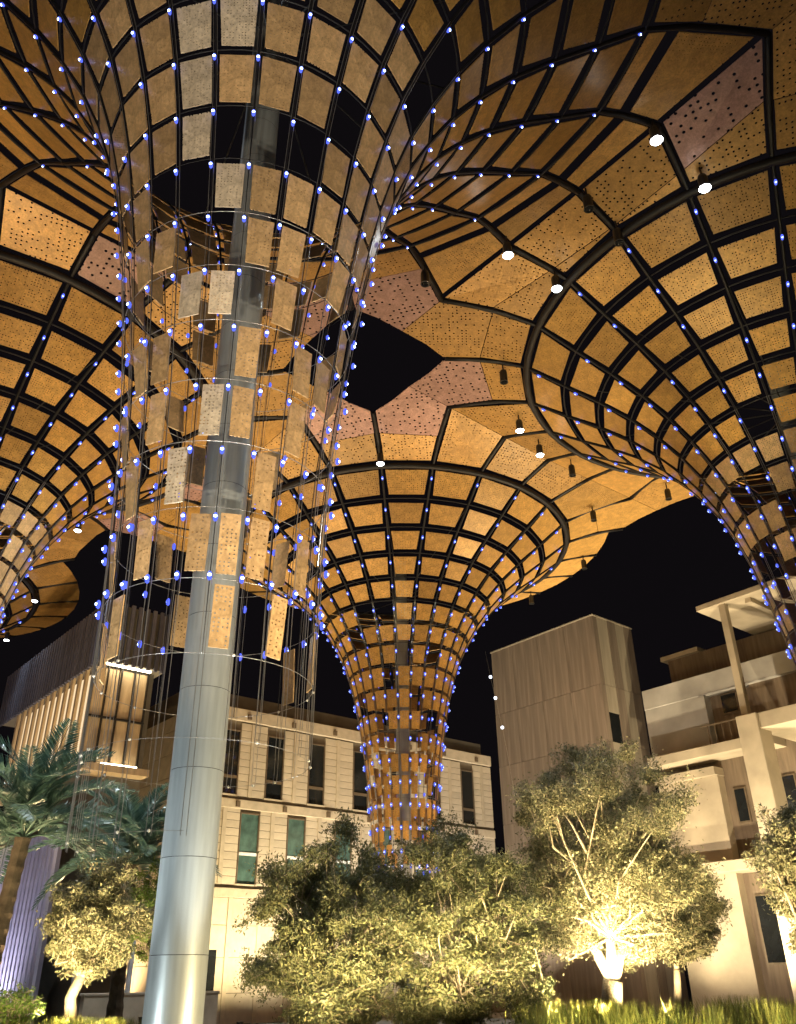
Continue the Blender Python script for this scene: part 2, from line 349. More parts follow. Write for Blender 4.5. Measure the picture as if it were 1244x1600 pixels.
LAB = {'N': 'funnel on the bare steel pole, lower rows half stripped, cables hanging below',
       'C': 'gold funnel rising behind the olive trees in front of the beige building',
       'R': 'broad funnel joined to the canopy beside the concrete balconies',
       'L': 'broad funnel of the canopy above the palms and the grey slatted block',
       'LL': 'farthest funnel past the grey slatted block, only its rim lit'}
def build_funnel(nm):
    cx, cy = CEN[nm]; rnd = random.Random(nm + 'x'); root = empty('funnel_canopy', (cx, cy, 0), LAB[nm], 'canopy', 'funnels of the square canopy')
    tocam = np.array([-cx, -cy]) / math.hypot(cx, cy)
    # pole in sections
    pr = 0.30; z = 0.0; sec = None
    while z < 18.6:
        hgt = 0.93
        if sec is None:
            pv, pf = lathe([(pr, 0), (pr, hgt - 0.006)], 56); sec = mk('pole_section', pv, pf[:-2], M['pole'], True)
        mesh_obj('pole_section', sec, root, (0, 0, z)); z += hgt
    mesh_obj('pole_core', mk('pole_core', *lathe([(pr - 0.012, 0.1), (pr - 0.012, 18.4)], 32), M['steel'], True), root)
    # foot plate
    mesh_obj('foot_plate', mk('foot_plate', *lathe([(0.62, 0), (0.62, 0.05), (0.34, 0.06), (0.34, 0.22), (0.31, 0.24)], 28), M['pole']), root)
    v, f = [], []
    for k in range(12):
        a = R(30 * k + 15)
        mesh_obj('tie_rod', mk('tie_rod', *tube([(0.28 * math.cos(a), 0.28 * math.sin(a), 17.6), (RINGS[17][1] * math.cos(a), RINGS[17][1] * math.sin(a), RINGS[17][0] + EYE - 0.05)], 0.022, 5), M['steel']), root) if k == 0 else None
    rod = root.children[-1].data
    for k in range(1, 12):
        o = mesh_obj('tie_rod', rod, root); o.rotation_euler = (0, 0, R(30 * k))
    # rings
    for i, (h, r) in enumerate(RINGS):
        rad = 0.0035 if i < 3 else 0.0055 if i < 9 else 0.006 + (i - 8) * 0.0022
        if i == NR - 1: rad = 0.12 if nm != 'N' else 0.03
        m = M['cable'] if i < 8 else M['steel']
        pts = [(r * math.cos(R(a)), r * math.sin(R(a)), 0) for a in np.arange(0, 360, 5)]
        mesh_obj('ring', mk('ring', *tube(pts, rad, 8 if i == NR - 1 else 5, True), m, True), root, (0, 0, h + EYE - (0.0 if i < NR - 1 else 0.05)))
    # lower hoops on the bare cables
    for h, r, a0, a1 in ((2.2, 1.27, 0, 360), (1.3, 1.26, 105, 240)):
        pts = [(r * math.cos(R(a)), r * math.sin(R(a)), 0) for a in np.arange(a0, a1 + 1, 7.5)]
        mesh_obj('hoop', mk('hoop', *tube(pts, 0.0022, 4), M['cable']), root, (0, 0, h + EYE))
    # ribs: cable pair low down, steel rib above
    node = bpy.data.meshes.get('cable_clamp')
    if node is None:
        bm = bmesh.new(); bmesh.ops.create_icosphere(bm, subdivisions=1, radius=0.019); node = bpy.data.meshes.new('cable_clamp'); bm.to_mesh(node); bm.free(); node.materials.append(M['clear'])
    nclamp = 0
    for k in range(24):
        deg = 15 * k; pts = ribpath(nm, deg)
        rad = [0.006 + 0.0042 * max(0, i - 7) for i in range(NR)] + [0.085, 0.085, 0.085]
        a = R(deg); zl = 1.25 if 105 <= deg <= 240 else 2.18; low = [(1.26 * math.cos(a), 1.26 * math.sin(a), zl + EYE), (1.27 * math.cos(a), 1.27 * math.sin(a), 2.3 + EYE)]
        mesh_obj('rib', mk('rib', *tube(pts, rad, 6), M['steel'] if nm != 'N' else M['steel'], True), root)
        off = Vector((-math.sin(a), math.cos(a), 0)) * 0.028
        prs = []
        for sg in (-1, 1):
            path = [Vector(q) + off * sg + Vector((math.cos(a), math.sin(a), 0)) * 0.03 for q in low + pts[:14]]
            prs.append(tube(path, 0.0036 if nm == 'N' else 0.006, 4))
        mesh_obj('cable', mk('cable', *merge(prs), M['cable']), root)
        if nm == 'N':
            for h, r in ((3.10, 1.29), (2.2, 1.29), (1.3, 1.28)):
                if h < zl or rnd.random() < 0.45: continue
                mesh_obj('cable_clamp', node, root, (r * math.cos(a), r * math.sin(a), h + EYE))
    # sheets
    cand = []
    for row in range(NR - 1):
        (h0, r0_), (h1, r1_) = RINGS[row], RINGS[row + 1]
        for k in range(24):
            if not present(nm, row, k, rnd): continue
            a = R(15 * k + 7.5); face = math.cos(a) * tocam[0] + math.sin(a) * tocam[1]
            ca = math.cos(R(7.5)); rm = (r0_ + r1_) / 2 * ca
            ctr = Vector((rm * math.cos(a), rm * math.sin(a), (h0 + h1) / 2 + EYE))
            vis = face + (0.25 * row / NR) * 4
            cand.append((-vis, row, k, a, ctr))
    cand.sort(key=lambda t: t[0])
    extra = {}
    for idx, (_, row, k, a, ctr) in enumerate(cand):
        (h0, r0_), (h1, r1_) = RINGS[row], RINGS[row + 1]; ca = math.cos(R(7.5)); sl = math.hypot(h1 - h0, (r1_ - r0_) * ca)
        gp = 0.115 + 0.034 * max(0, row - 9); gp = min(gp, 0.34); gv = gp * 1.15 if row > 9 else 0.15
        w0, w1 = 2 * r0_ * math.sin(R(7.5)) - gp, 2 * r1_ * math.sin(R(7.5)) - gp
        kind = 'tan' if row < 12 else 'gold' if row < 16 else 'goldfine'
        if nm == 'C' and row >= 6: kind = 'gold' if row < 17 else 'goldfine'
        if nm == 'C' and row < 6: kind = 'gold'
        if nm == 'N' and (row, k) in NSHINE: kind = 'pale'
        key = (row, kind)
        if key not in PANEL_ROW:
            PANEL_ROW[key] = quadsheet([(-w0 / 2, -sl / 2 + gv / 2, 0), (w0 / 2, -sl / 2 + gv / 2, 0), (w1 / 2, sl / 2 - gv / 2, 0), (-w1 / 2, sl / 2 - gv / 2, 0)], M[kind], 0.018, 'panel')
        ta = Vector((-math.sin(a), math.cos(a), 0)); up = Vector((math.cos(a) * (r1_ - r0_) * ca, math.sin(a) * (r1_ - r0_) * ca, h1 - h0)).normalized(); nn = ta.cross(up)
        mt = Matrix((( ta.x, up.x, nn.x, ctr.x), (ta.y, up.y, nn.y, ctr.y), (ta.z, up.z, nn.z, ctr.z), (0, 0, 0, 1)))
        j = (5.5 if nm == 'N' else 2.5) if row < 7 else 2.0 if row < 9 else 1.0
        mt = mt @ Matrix.Rotation(R(rnd.uniform(-j, j)), 4, 'Y') @ Matrix.Rotation(R(rnd.uniform(-j, j)), 4, 'X') @ Matrix.Rotation(R(rnd.uniform(-0.5, 0.5)), 4, 'Z')
        if idx < 290:
            o = mesh_obj('panel', PANEL_ROW[key], root); o.matrix_local = mt
        else: extra.setdefault(kind, []).append((PANEL_ROW[key], mt))
    for kind, lst in extra.items():
        bm = bmesh.new()
        for me, mt in lst:
            n0 = len(bm.verts); bm.from_mesh(me); bm.verts.ensure_lookup_table(); bmesh.ops.transform(bm, matrix=mt, verts=bm.verts[n0:])
        me2 = bpy.data.meshes.new('far_panels'); me2.materials.append(M[kind]); bm.to_mesh(me2); bm.free()
        mesh_obj('far_panels', me2, root)['kind'] = 'stuff'
    # rim sheets
    for k in range(24):
        polys, d0, d1 = outer_polys(nm, k)
        for poly, kd in polys:
            n = len(poly); gs = [0.09] * n
            gs[0] = 0.13; gs[-1] = 0.06
            if kd == 0: gs = [0.13, 0.012, 0.13, 0.06]
            if kd == 1: gs = [0.11] + [0.012] * (n - 1); gs[-2] = 0.11; gs[-1] = 0.012
            if kd == 3: gs = [0.13, 0.03, 0.13, 0.03]
            if kd == 4: gs = [0.13, 0.012, 0.13, 0.012]
            if kd == 2: gs = [0.13] + [0.012] * (n - 3) + [0.13, 0.06]
            try: pl = shrink(poly, gs)
            except Exception: pl = poly
            pts = [(x, y, rh(math.hypot(x, y)) + EYE + 0.02) for x, y in pl]
            kind = ['goldperf', 'pink', 'goldperf', 'goldfine', 'goldperf'][kd]
            if kd == 4 and k == 13: kind = 'pink'
            if kd == 2 and nm == 'L' and rnd.random() < 0.3: kind = 'pink'
            if kd == 1 and rnd.random() < 0.4: kind = 'goldperf'
            if nm == 'C' and k > 18: kind = 'gold'
            c = sum((Vector(p) for p in pts), Vector()) / len(pts)
            mesh_obj('rim_panel', quadsheet([Vector(p) - c for p in pts], M[kind], 0.02, 'rim_panel'), root, c)
    # LED nodes
    leds = []
    for i in range(1, NR):
        (h, r), (hb, rb) = RINGS[i], RINGS[i - 1]
        off = 0.18 if nm == 'N' else 0.38
        if i == 1: off = 0
        h2, r2 = h + (hb - h) * off, r + (rb - r) * off
        slope = math.atan2(r - rb, h - hb)
        for k in range(24):
            if rnd.random() < 0.05: continue
            a = R(15 * k); face = math.cos(a) * tocam[0] + math.sin(a) * tocam[1]
            leds.append((-(face + i / NR), k, a, slope, Vector(((r2 + 0.06) * math.cos(a), (r2 + 0.06) * math.sin(a), h2 + EYE - 0.05 * i / NR))))
    leds.sort(key=lambda t: t[0]); rest = []
    for idx, (_, k, a, slope, p) in enumerate(leds):
        mt = Matrix.Translation(p) @ Matrix.Rotation(a, 4, 'Z') @ Matrix.Rotation(slope, 4, 'Y')
        if idx < 290: o = mesh_obj('led_light', LEDM[nm], root); o.matrix_local = mt
        else: rest.append(mt)
    if rest:
        bm = bmesh.new()
        for mt in rest:
            n0 = len(bm.verts); bm.from_mesh(LEDM[nm]); bm.verts.ensure_lookup_table(); bmesh.ops.transform(bm, matrix=mt, verts=bm.verts[n0:])
        me2 = bpy.data.meshes.new('far_led_lights'); me2.materials.append(M['ledcore' if nm == 'N' else 'ledsoft']); me2.materials.append(M['ledhalo']); bm.to_mesh(me2); bm.free()
        mesh_obj('far_led_lights', me2, root)['kind'] = 'stuff'
    return root
for nm in CEN: build_funnel(nm)

# ------------------------------------------------------------------ spotlights hung under the canopy
LIT = [(14.05, 6.47), (16.0, 6.42), (13.9, 11.45), (15.8, 11.3), (17.85, 22.3), (20.5, 17.2), (22.4, 17.9), (10.6, 35.2), (11.75, 44.0), (12.4, 50.6), (9.1, 20.8)]
UNLIT = [(12.75, 13.75), (17.9, 15.5), (15.7, 8.95), (14.4, 8.9), (24.6, 18.1), (28.6, 20.2), (32.3, 23.8), (33.5, 28.5), (29.6, 16.9)]
hous = mk('housing', *lathe([(0.05, 0.0), (0.11, -0.02), (0.13, -0.10), (0.13, -0.46), (0.145, -0.50), (0.12, -0.50), (0.11, -0.47)], 16), M['black'], False)
lens = mk('lens', *lathe([(0.02, -0.52), (0.11, -0.515), (0.155, -0.48)], 16), M['white'], True)
lensd = mk('lens', *lathe([(0.02, -0.478), (0.10, -0.478), (0.11, -0.476)], 16), M['glass'], True)
stem = mk('bracket', *tube([(0, 0, 0.0), (0, 0, 0.38)], 0.025, 6), M['steel'])
def rim_z(x, y):
    r = min(math.hypot(x - a, y - b) for a, b in CEN.values()); return (rh(r) if r > RO else np.interp(r, [q[1] for q in RINGS], [q[0] for q in RINGS])) + EYE
for lit, lst in ((1, LIT), (0, UNLIT)):
    for i, (x, y) in enumerate(lst):
        zt = rim_z(x, y) - 0.30
        FN = {'N': 'the steel-pole funnel', 'R': 'the funnel beside the balconies', 'C': 'the gold funnel', 'L': 'the funnel above the palms', 'LL': 'the farthest funnel'}
        na, nb = sorted(CEN, key=lambda k: math.hypot(x - CEN[k][0], y - CEN[k][1]))[:2]; da, db = (math.hypot(x - CEN[k][0], y - CEN[k][1]) for k in (na, nb))
        root = empty('canopy_spotlight', (x, y, zt), ('glowing white spotlight' if lit else 'unlit black spotlight') + (' between %s and %s' % (FN[na], FN[nb]) if db < 14 else ' on the outer rim of %s' % FN[na]), 'spotlight', 'lit canopy spotlights' if lit else 'unlit canopy spotlights')
        mesh_obj('housing', hous, root); mesh_obj('lens', lens if lit else lensd, root); mesh_obj('bracket', stem, root)
        if lit: spot('spot_lamp', root, (0, 0, -0.6), (x * 0.9, y * 0.9, 0) if i not in (7, 10) else (*O(-10.5, 24), 5), 1500 if i not in (7, 10) else 7000, (0.80, 0.93, 1.0), 95, 0.9, 0.12)

# ------------------------------------------------------------------ buildings
def panels(face, parent, m, name, u0, u1, z0, z1, us, zs, pos, proud=0.05, gap=0.015):
    """grid of separate slabs on a wall; face '-y' or '-x'; us, zs = joint positions"""
    for a, b in zip(us[:-1], us[1:]):
        for c, d in zip(zs[:-1], zs[1:]):
            if face == '-y': box(name, a + gap, b - gap, pos - proud, pos + 0.01, c + gap, d - gap, m, parent)
            else: box(name, pos - proud, pos + 0.01, a + gap, b - gap, c + gap, d - gap, m, parent)
Z = lambda h: h + EYE
# beige stone building
b = empty('stone_building', (28.4, 44, 0), 'beige stone building with tall narrow windows behind the gold funnel', 'building')
x0, x1, yq = 18.1, 39.0, 37.9
box('wall', x0, x1, yq, 50, 0, Z(12.2), M['joint'], b)
box('parapet', x0 + 0.5, x1, yq + 0.7, 49.5, Z(12.2), Z(13.15), M['render'], b)
box('cornice', x0 - 0.12, x1, yq - 0.16, yq + 0.6, Z(11.62), Z(12.23), M['stone2'], b, 0.02)
box('string_course', x0 - 0.08, x1, yq - 0.13, yq, Z(7.38), Z(7.82), M['stone2'], b, 0.02)
box('string_course', x0 - 0.08, x1, yq - 0.13, yq, Z(3.45), Z(3.86), M['stone2'], b, 0.02)
upw = [20.25, 22.85, 25.42, 28.35, 31.0, 33.7, 36.45]; low = [18.9, 21.58, 24.28, 27.2, 29.9, 32.6, 35.2]
def facade_row(ws, wid, za, zb, glass, bar):
    edges = [x0 + 0.02]
    for w in ws:
        f = empty('window', (w + wid / 2, yq, Z(za))); f.parent = b; f.location = (w + wid / 2 - 28.4, yq - 44, Z(za))
        hh = zb - za
        for nme, args in (('frame', (w - 0.06, w, yq - 0.09, yq + 0.02, Z(za), Z(zb))), ('frame', (w + wid, w + wid + 0.06, yq - 0.09, yq + 0.02, Z(za), Z(zb))),
                          ('frame', (w - 0.06, w + wid + 0.06, yq - 0.092, yq + 0.02, Z(zb), Z(zb) + 0.07)), ('sill', (w - 0.1, w + wid + 0.1, yq - 0.12, yq + 0.02, Z(za) - 0.07, Z(za)))):
            box(nme, *args, M['frame'] if nme == 'frame' else M['stone2'], f)
        zm = za + hh * (0.42 if glass is M['glassg'] else 0.27)
        box('pane', w, w + wid, yq - 0.022, yq - 0.005, Z(za), Z(zm), glass, f)
        box('pane', w, w + wid, yq - 0.026, yq - 0.005, Z(zm), Z(zb), glass, f)
        box('transom', w, w + wid, yq - 0.06, yq - 0.02, Z(zm) - 0.06, Z(zm) + 0.08, bar, f)
        edges += [w - 0.07, w + wid + 0.07]
    edges.append(x1 - 0.02)
    zs = list(np.arange(Z(za) - 0.05, Z(zb) + 0.35, 0.355)) + [Z(zb) + 0.46]
    for i in range(0, len(edges), 2):
        a, c = edges[i], edges[i + 1]
        if c - a < 0.2: continue
        us = [a, c] if c - a < 0.9 else [a, a + 0.16, (a + c) / 2 - 0.12, (a + c) / 2 + 0.12, c - 0.16, c] if False else [a, (a + c) / 2 - 0.1, c]
        panels('-y', b, M['stone'], 'stone_panel', a, c, 0, 0, us, zs, yq, 0.07, 0.011)
        mid = (a + c) / 2 - 0.1
        box('pilaster', mid - 0.08, mid + 0.14, yq - 0.11, yq, zs[0], zs[-1], M['stone2'], b)
facade_row(upw, 0.92, 8.02, 11.08, M['glass'], M['frame'])
facade_row(low, 0.98, 4.05, 7.18, M['glassg'], M['framel'])
for k, xx in enumerate(np.arange(18.5, 38.8, 2.68)):
    box('bracket', xx, xx + 0.2, yq - 0.24, yq - 0.12, Z(7.45), Z(7.72), M['frame'], b); box('bracket', xx + 0.3, xx + 0.5, yq - 0.27, yq - 0.15, Z(11.72), Z(11.98), M['frame'], b)
us = list(np.linspace(x0, x1, 14)); panels('-y', b, M['stone'], 'stone_panel', 0, 0, 0, 0, us[0:1] + us[2:], [0.02, 1.2, 2.6, 3.9, Z(3.44)], yq, 0.06, 0.012)
box('doorway', us[1] - 0.9, us[2] - 0.5, yq - 0.075, yq - 0.05, 0, 2.9, M['glass'], b)
for k in range(8): box('pilaster', us[k] - 0.1, us[k] + 0.1, yq - 0.12, yq, 0, Z(3.45), M['stone2'], b)
zs = list(np.arange(0.02, Z(12.2) - 1.0, 1.13)) + [Z(11.6)]
panels('-x', b, M['stone'], 'stone_panel', 0, 0, 0, 0, [yq + 0.05, 40.0, 42.1, 44.2, 46.3, 48.2, 50], zs, x0, 0.06, 0.012)

# brown concrete tower
t = empty('concrete_tower', (41.7, 33.5, 0), 'brown board-marked concrete tower between the stone building and the balconies', 'tower')
tz = Z(19.2)
box('wall', 39.82, 43.6, 29.27, 37.8, 0, tz - 0.02, M['joint'], t)
panels('-x', t, M['conc'], 'wall_panel', 0, 0, 0, 0, [29.22, 31.5, 33.7, 35.9, 37.8], [0, 3.2, 6.4, 9.8, Z(11.65), Z(14.95), tz], 39.82, 0.06, 0.012)
tr_us = [39.76, 40.15, 41.15, 41.9, 42.75, 43.6]
for a, c in zip(tr_us[:-1], tr_us[1:]):
    for d, e in zip([0, 5.0, 9.8, Z(11.65), Z(14.95)], [5.0, 9.8, Z(11.65), Z(14.95), tz]):
        if a == 40.15 and d == Z(11.65):
            box('window', a + 0.02, c - 0.02, 29.24, 29.26, d, d + 1.7, M['glass'], t); d = d + 1.72
        box('wall_panel', a + 0.012, c - 0.012, 29.20 if a != 41.15 else 29.17, 29.28, d + 0.012, e - 0.012, M['concl'] if a in (40.15, 41.9) else M['conc'], t)
box('coping', 39.70, 43.66, 29.15, 37.85, tz, tz + 0.07, M['concl'], t)

# balcony building
q = empty('balcony_building', (44, 18, 0), 'pale concrete building with balconies, tall column and flat roof canopy beside the tower', 'building')
pm = 41.5
box('wall', pm + 0.6, 52, 6, 27.7, 0, Z(14.38), M['brown'], q)
box('upper_wall', pm, pm + 0.62, 23.9, 27.7, Z(10.4), Z(13.3), M['concg'], q)
box('fascia', pm - 0.04, pm + 0.64, 6, 27.72, Z(13.3), Z(14.42), M['concg'], q, 0.02)
box('upper_storey', 43.3, 51, 7, 26.8, Z(14.4), Z(16.35), M['brown'], q)
box('upper_roof', 43.0, 50, 24.6, 27.1, Z(16.35), Z(16.6), M['conc3'], q)
box('roof_canopy', 38.0, 52, 6, 21.4, Z(16.45), Z(16.75), M['conc3'], q, 0.03)
box('roof_beam', 38.4, 43.2, 18.6, 18.9, Z(16.2), Z(16.46), M['conc3'], q)
box('balcony_slab', pm - 1.0, pm + 0.61, 20.3, 27.4, Z(9.9), Z(10.42), M['conc3'], q, 0.02)
box('balcony_slab', 38.0, pm + 0.62, 6, 19.7, Z(10.0), Z(10.72), M['conc3'], q, 0.02)
box('lower_wall', pm, pm + 0.62, 24.0, 27.6, 0, Z(4.4), M['conc3'], q)
box('middle_wall', pm, pm + 0.62, 24.0, 27.6, Z(4.9), Z(9.1), M['conc3'], q)
box('lintel', pm - 0.3, pm + 0.62, 23.95, 27.6, Z(9.1), Z(9.5), M['conc3'], q)
box('balcony_slab', pm - 0.9, pm + 0.61, 6, 27.4, Z(4.4), Z(4.9), M['conc3'], q, 0.02)
box('column', 37.85, 39.0, 19.35, 20.4, 0, Z(10.74), M['conc3'], q, 0.03)
box('post', 38.1, 38.45, 19.85, 20.2, Z(10.74), Z(16.46), M['conc3'], q, 0.02)
for (ya, yb, za, zb) in ((22.3, 23.3, 12.15, 13.25), (22.9, 23.6, 6.7, 8.4), (20.2, 21.2, 6.4, 8.6), (16.5, 18.0, 11.2, 13.0), (12.5, 14.5, 11.0, 13.0), (17.0, 18.6, 6.0, 8.6), (22.0, 23.6, 0.4, 3.4)):
    w = box('window', pm + 0.52, pm + 0.62, ya, yb, Z(za), Z(zb), M['frame'], q)
    box('pane', pm + 0.50, pm + 0.53, ya + 0.08, yb - 0.08, Z(za) + 0.08, Z(zb) - 0.08, M['glass'], w)
for yy in np.arange(20.6, 23.9, 0.42): box('rail_post', pm - 0.85, pm - 0.80, yy, yy + 0.04, Z(10.42), Z(11.4), M['frame'], q)
box('handrail', pm - 0.87, pm - 0.78, 20.4, 23.9, Z(11.4), Z(11.45), M['frame'], q)
box('timber_screen', pm + 0.3, pm + 0.4, 15, 21.4, Z(10.72), Z(13.3), M['brown'], q)

# grey slatted block
s = empty('slatted_block', (15, 40, 0), 'grey slatted block with glowing timber corner and lilac ribbed cladding behind the palms', 'building')
px, py = 12.19, 34.16
box('upper_volume', px + 0.1, 15.2, py + 0.1, 47.5, Z(12.05), Z(14.62), M['render'], s)
for y in np.arange(py + 0.06, 47.5, 0.34): box('slat', px - 0.03, px + 0.1, y, y + 0.16, Z(11.95), Z(14.7), M['slat'], s)
for x in np.arange(px + 0.05, 15.2, 0.34): box('slat', x, x + 0.16, py - 0.03, py + 0.1, Z(11.95), Z(14.7), M['slat'], s)
box('core', px + 1.2, 15.0, py + 0.8, 47.4, 0, Z(12.05), M['render'], s)
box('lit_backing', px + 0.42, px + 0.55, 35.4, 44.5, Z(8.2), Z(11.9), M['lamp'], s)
for y in np.arange(35.0, 44.6, 0.80): box('slat', px + 0.12, px + 0.24, y, y + 0.22, Z(7.6), Z(12.04), M['wood'], s)
for i, x in enumerate((12.25, 12.85, 13.45, 14.05)):
    for (za, zb) in ((7.9, 9.75), (9.8, 11.9)):
        box('timber_panel', x + 0.03, x + 0.57, py + 0.62, py + 0.72, Z(za), Z(zb), M['wood'], s)
for x in (12.22, 12.82, 13.42, 14.02, 14.62): box('mullion', x, x + 0.055, py + 0.5, py + 0.63, Z(7.8), Z(12.04), M['black'], s)
box('mullion_rail', 12.2, 14.7, py + 0.49, py + 0.6, Z(9.73), Z(9.81), M['black'], s)
box('strip_light', 12.5, 14.6, py + 0.2, py + 0.32, Z(11.93), Z(12.0), M['strip'], s)
box('ledge', px, 15.0, py, py + 1.2, Z(7.5), Z(7.78), M['wood'], s)
box('strip_light', 13.0, 14.5, py + 0.15, py + 0.25, Z(7.80), Z(7.86), M['strip'], s)
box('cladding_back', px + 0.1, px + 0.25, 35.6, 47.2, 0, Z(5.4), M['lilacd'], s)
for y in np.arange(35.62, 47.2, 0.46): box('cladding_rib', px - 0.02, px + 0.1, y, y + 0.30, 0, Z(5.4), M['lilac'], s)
gw = empty('garden_wall', (15.1, 31.75, 0), 'low beige garden wall behind the small olive tree', 'wall')
box('wall', 12.6, 17.6, 31.6, 31.9, 0, 1.28, M['stone2'], gw); box('coping', 12.56, 17.64, 31.56, 31.94, 1.28, 1.36, M['stone'], gw, 0.01)
po = empty('entrance_porch', (13.9, 34.0, 0), 'dark entrance porch on slim white posts behind the small olive tree', 'porch')
box('porch_roof', 12.6, 15.2, 33.0, 34.9, 3.6, 3.8, M['render'], po, 0.02)
for xx, yy in ((14.75, 33.2), (12.75, 33.2)): box('post', xx, xx + 0.15, yy, yy + 0.15, 0, 3.6, M['framel'], po)

# white dots against the tower, built as glowing balls on a wire
sl = empty('lamp_string', (38.5, 35.9, Z(18.4)), 'slack wire with three small white glowing dots in front of the brown tower', 'string lights')
pth = [Vector((39.0, 37.6, Z(19.1))), Vector((38.6, 36.9, Z(17.1))), Vector((38.5, 36.5, Z(15.6))), Vector((38.4, 36.0, Z(13.6))), Vector((38.2, 35.5, Z(11.6))), Vector((38.0, 35.0, Z(9.0)))]
mesh_obj('wire', mk('wire', *tube([p - sl.location for p in pth], 0.012, 4), M['cable']), sl)
bm = bmesh.new(); bmesh.ops.create_icosphere(bm, subdivisions=2, radius=0.10); glow_dot = bpy.data.meshes.new('glow_dot'); bm.to_mesh(glow_dot); bm.free(); glow_dot.materials.append(M['glow_dot'])
for p in pth[1:4]: mesh_obj('glow_dot', glow_dot, sl, p - sl.location)

# ------------------------------------------------------------------ trees
def leaves_mesh(C, size, m, name, asp=0.34, rng=None):
    rng = rng or np.random; n = len(C)
    d = rng.normal(size=(n, 3)); d[:, 2] += 0.25; d /= np.linalg.norm(d, axis=1)[:, None]
    e = rng.normal(size=(n, 3)); e -= (e * d).sum(1)[:, None] * d; e /= np.linalg.norm(e, axis=1)[:, None]
    L = size * rng.uniform(0.6, 1.3, n)[:, None]; w = L * asp
    V = np.stack([C - d * L / 2, C + e * w / 2, C + d * L / 2, C - e * w / 2], 1).reshape(-1, 3)
    me = bpy.data.meshes.new(name); me.vertices.add(4 * n); me.vertices.foreach_set('co', V.ravel())
    me.loops.add(4 * n); me.loops.foreach_set('vertex_index', np.arange(4 * n, dtype=np.int32))
    me.polygons.add(n); me.polygons.foreach_set('loop_start', np.arange(0, 4 * n, 4, dtype=np.int32)); me.update(calc_edges=True); me.materials.append(m)
    return me
def tree(name, label, X, D, top, wid, bottom, trunk_r, nleaf, m, stems=3, lean=0.0, seed=1, ground=None, group='olive trees in the planting bed', leaf=0.085, cat='tree', ctr=0.0):
    """top, bottom = crown extent in metres above eye level; wid = crown width; ctr = sideways shift of the crown"""
    rng = np.random.RandomState(seed); rd = random.Random(seed); x, y = O(X, D); z0 = bed_h(x, y) - 0.08 if ground is None else ground
    root = empty(name, (x, y, z0), label, cat, group); zt, zb = top + EYE - z0, bottom + EYE - z0
    hc = (zt + zb) / 2; rz = (zt - zb) / 2; rx = wid / 2; cxy = np.array(O(ctr, 0))
    # clump centres through the crown volume, uneven
    nc = int(76 + wid * 30); cl = []
    lump = rng.uniform(0.62, 1.18, 16)
    while len(cl) < nc:
        p = rng.normal(size=3); p /= np.linalg.norm(p); rr_ = rng.uniform(0.25, 1.0) ** 0.5
        az = int((math.atan2(p[1], p[0]) + math.pi) / (2 * math.pi) * 8) % 8 + (8 if p[2] > 0.2 else 0)
        rr_ *= lump[az]
        q = np.array([cxy[0] + p[0] * rr_ * rx, cxy[1] + p[1] * rr_ * rx, hc + p[2] * rr_ * rz]); 
        if q[2] < 0.4: q[2] = 0.4 + rng.rand() * 0.3
        cl.append(q)
    cl = np.array(cl)
    # trunk and forking stems, then a limb to every clump
    parts = []; forks = []
    th = max(0.5, zb * 0.75 + 0.35); tw = np.array([rng.uniform(-0.15, 0.15), rng.uniform(-0.15, 0.15)])
    fork = np.array([tw[0] + cxy[0] * 0.3, tw[1] + cxy[1] * 0.3, th])
    tp = [(0, 0, 0), (tw[0] * 0.8, tw[1] * 0.2, th * 0.35), (tw[0] * 0.3, tw[1] * 1.2, th * 0.7), tuple(fork)]
    tv = tube(tp, [trunk_r * 1.5, trunk_r * 1.05, trunk_r * 0.9, trunk_r * 0.85], 9)
    mesh_obj('trunk', mk('trunk', *tv, M['bark'], True), root)
    st = []
    for i in range(stems):
        a = 2 * math.pi * (i + rng.uniform(-0.25, 0.25)) / stems; e = np.array([cxy[0] * 0.7 + math.cos(a) * rx * 0.42, cxy[1] * 0.7 + math.sin(a) * rx * 0.42, hc - rz * rng.uniform(0.0, 0.35)])
        mid = fork * 0.5 + e * 0.5 + np.array([rng.uniform(-.15, .15), rng.uniform(-.15, .15), rng.uniform(-0.2, 0.15)])
        parts.append(tube([fork, mid, e], [trunk_r * 0.6, trunk_r * 0.34, trunk_r * 0.16], 7)); st.append((fork, mid, e))
    leafc = []
    for q in cl:
        f_, mid, e = min(st, key=lambda s_: np.linalg.norm(s_[2] - q)); base = e if rng.rand() < 0.6 else mid
        k = base * 0.45 + q * 0.55 + rng.normal(size=3) * 0.12 * rx; k[2] += 0.05
        parts.append(tube([base, k, q], [trunk_r * 0.17, trunk_r * 0.10, 0.008], 4, caps=False))
        cr = rng.uniform(0.65, 1.35) * 0.28 * (wid / 4.5) ** 0.6
        nn = int(nleaf / nc * rng.uniform(0.55, 1.45)); nt = 6
        for _ in range(nt):
            d = rng.normal(size=3); d /= np.linalg.norm(d); d[2] = d[2] * 0.75 + 0.15; tip = q + d * cr * (rng.uniform(0.8, 1.5) if rng.rand() < 0.7 else rng.uniform(1.6, 2.6))
            parts.append(tube([q, tip], [0.011, 0.004], 3, caps=False))
            tt = rng.beta(1.6, 1.1, nn // nt)[:, None]; leafc.append(q + (tip - q) * tt + rng.normal(size=(nn // nt, 3)) * cr * 0.30)
    mesh_obj('branches', mk('branches', *merge(parts), M['bark'], True), root)
    C = np.concatenate(leafc); C[:, 2] = np.maximum(C[:, 2], 0.12)
    mesh_obj('crown', leaves_mesh(C, leaf, m, 'crown', 0.36, rng), root)
    return root, z0
def hgt(D, ypx):
    s_ = -(ypx - 800) / 1320; c, sn = math.cos(PITCH), math.sin(PITCH); return D * (sn + s_ * c) / (c - s_ * sn)
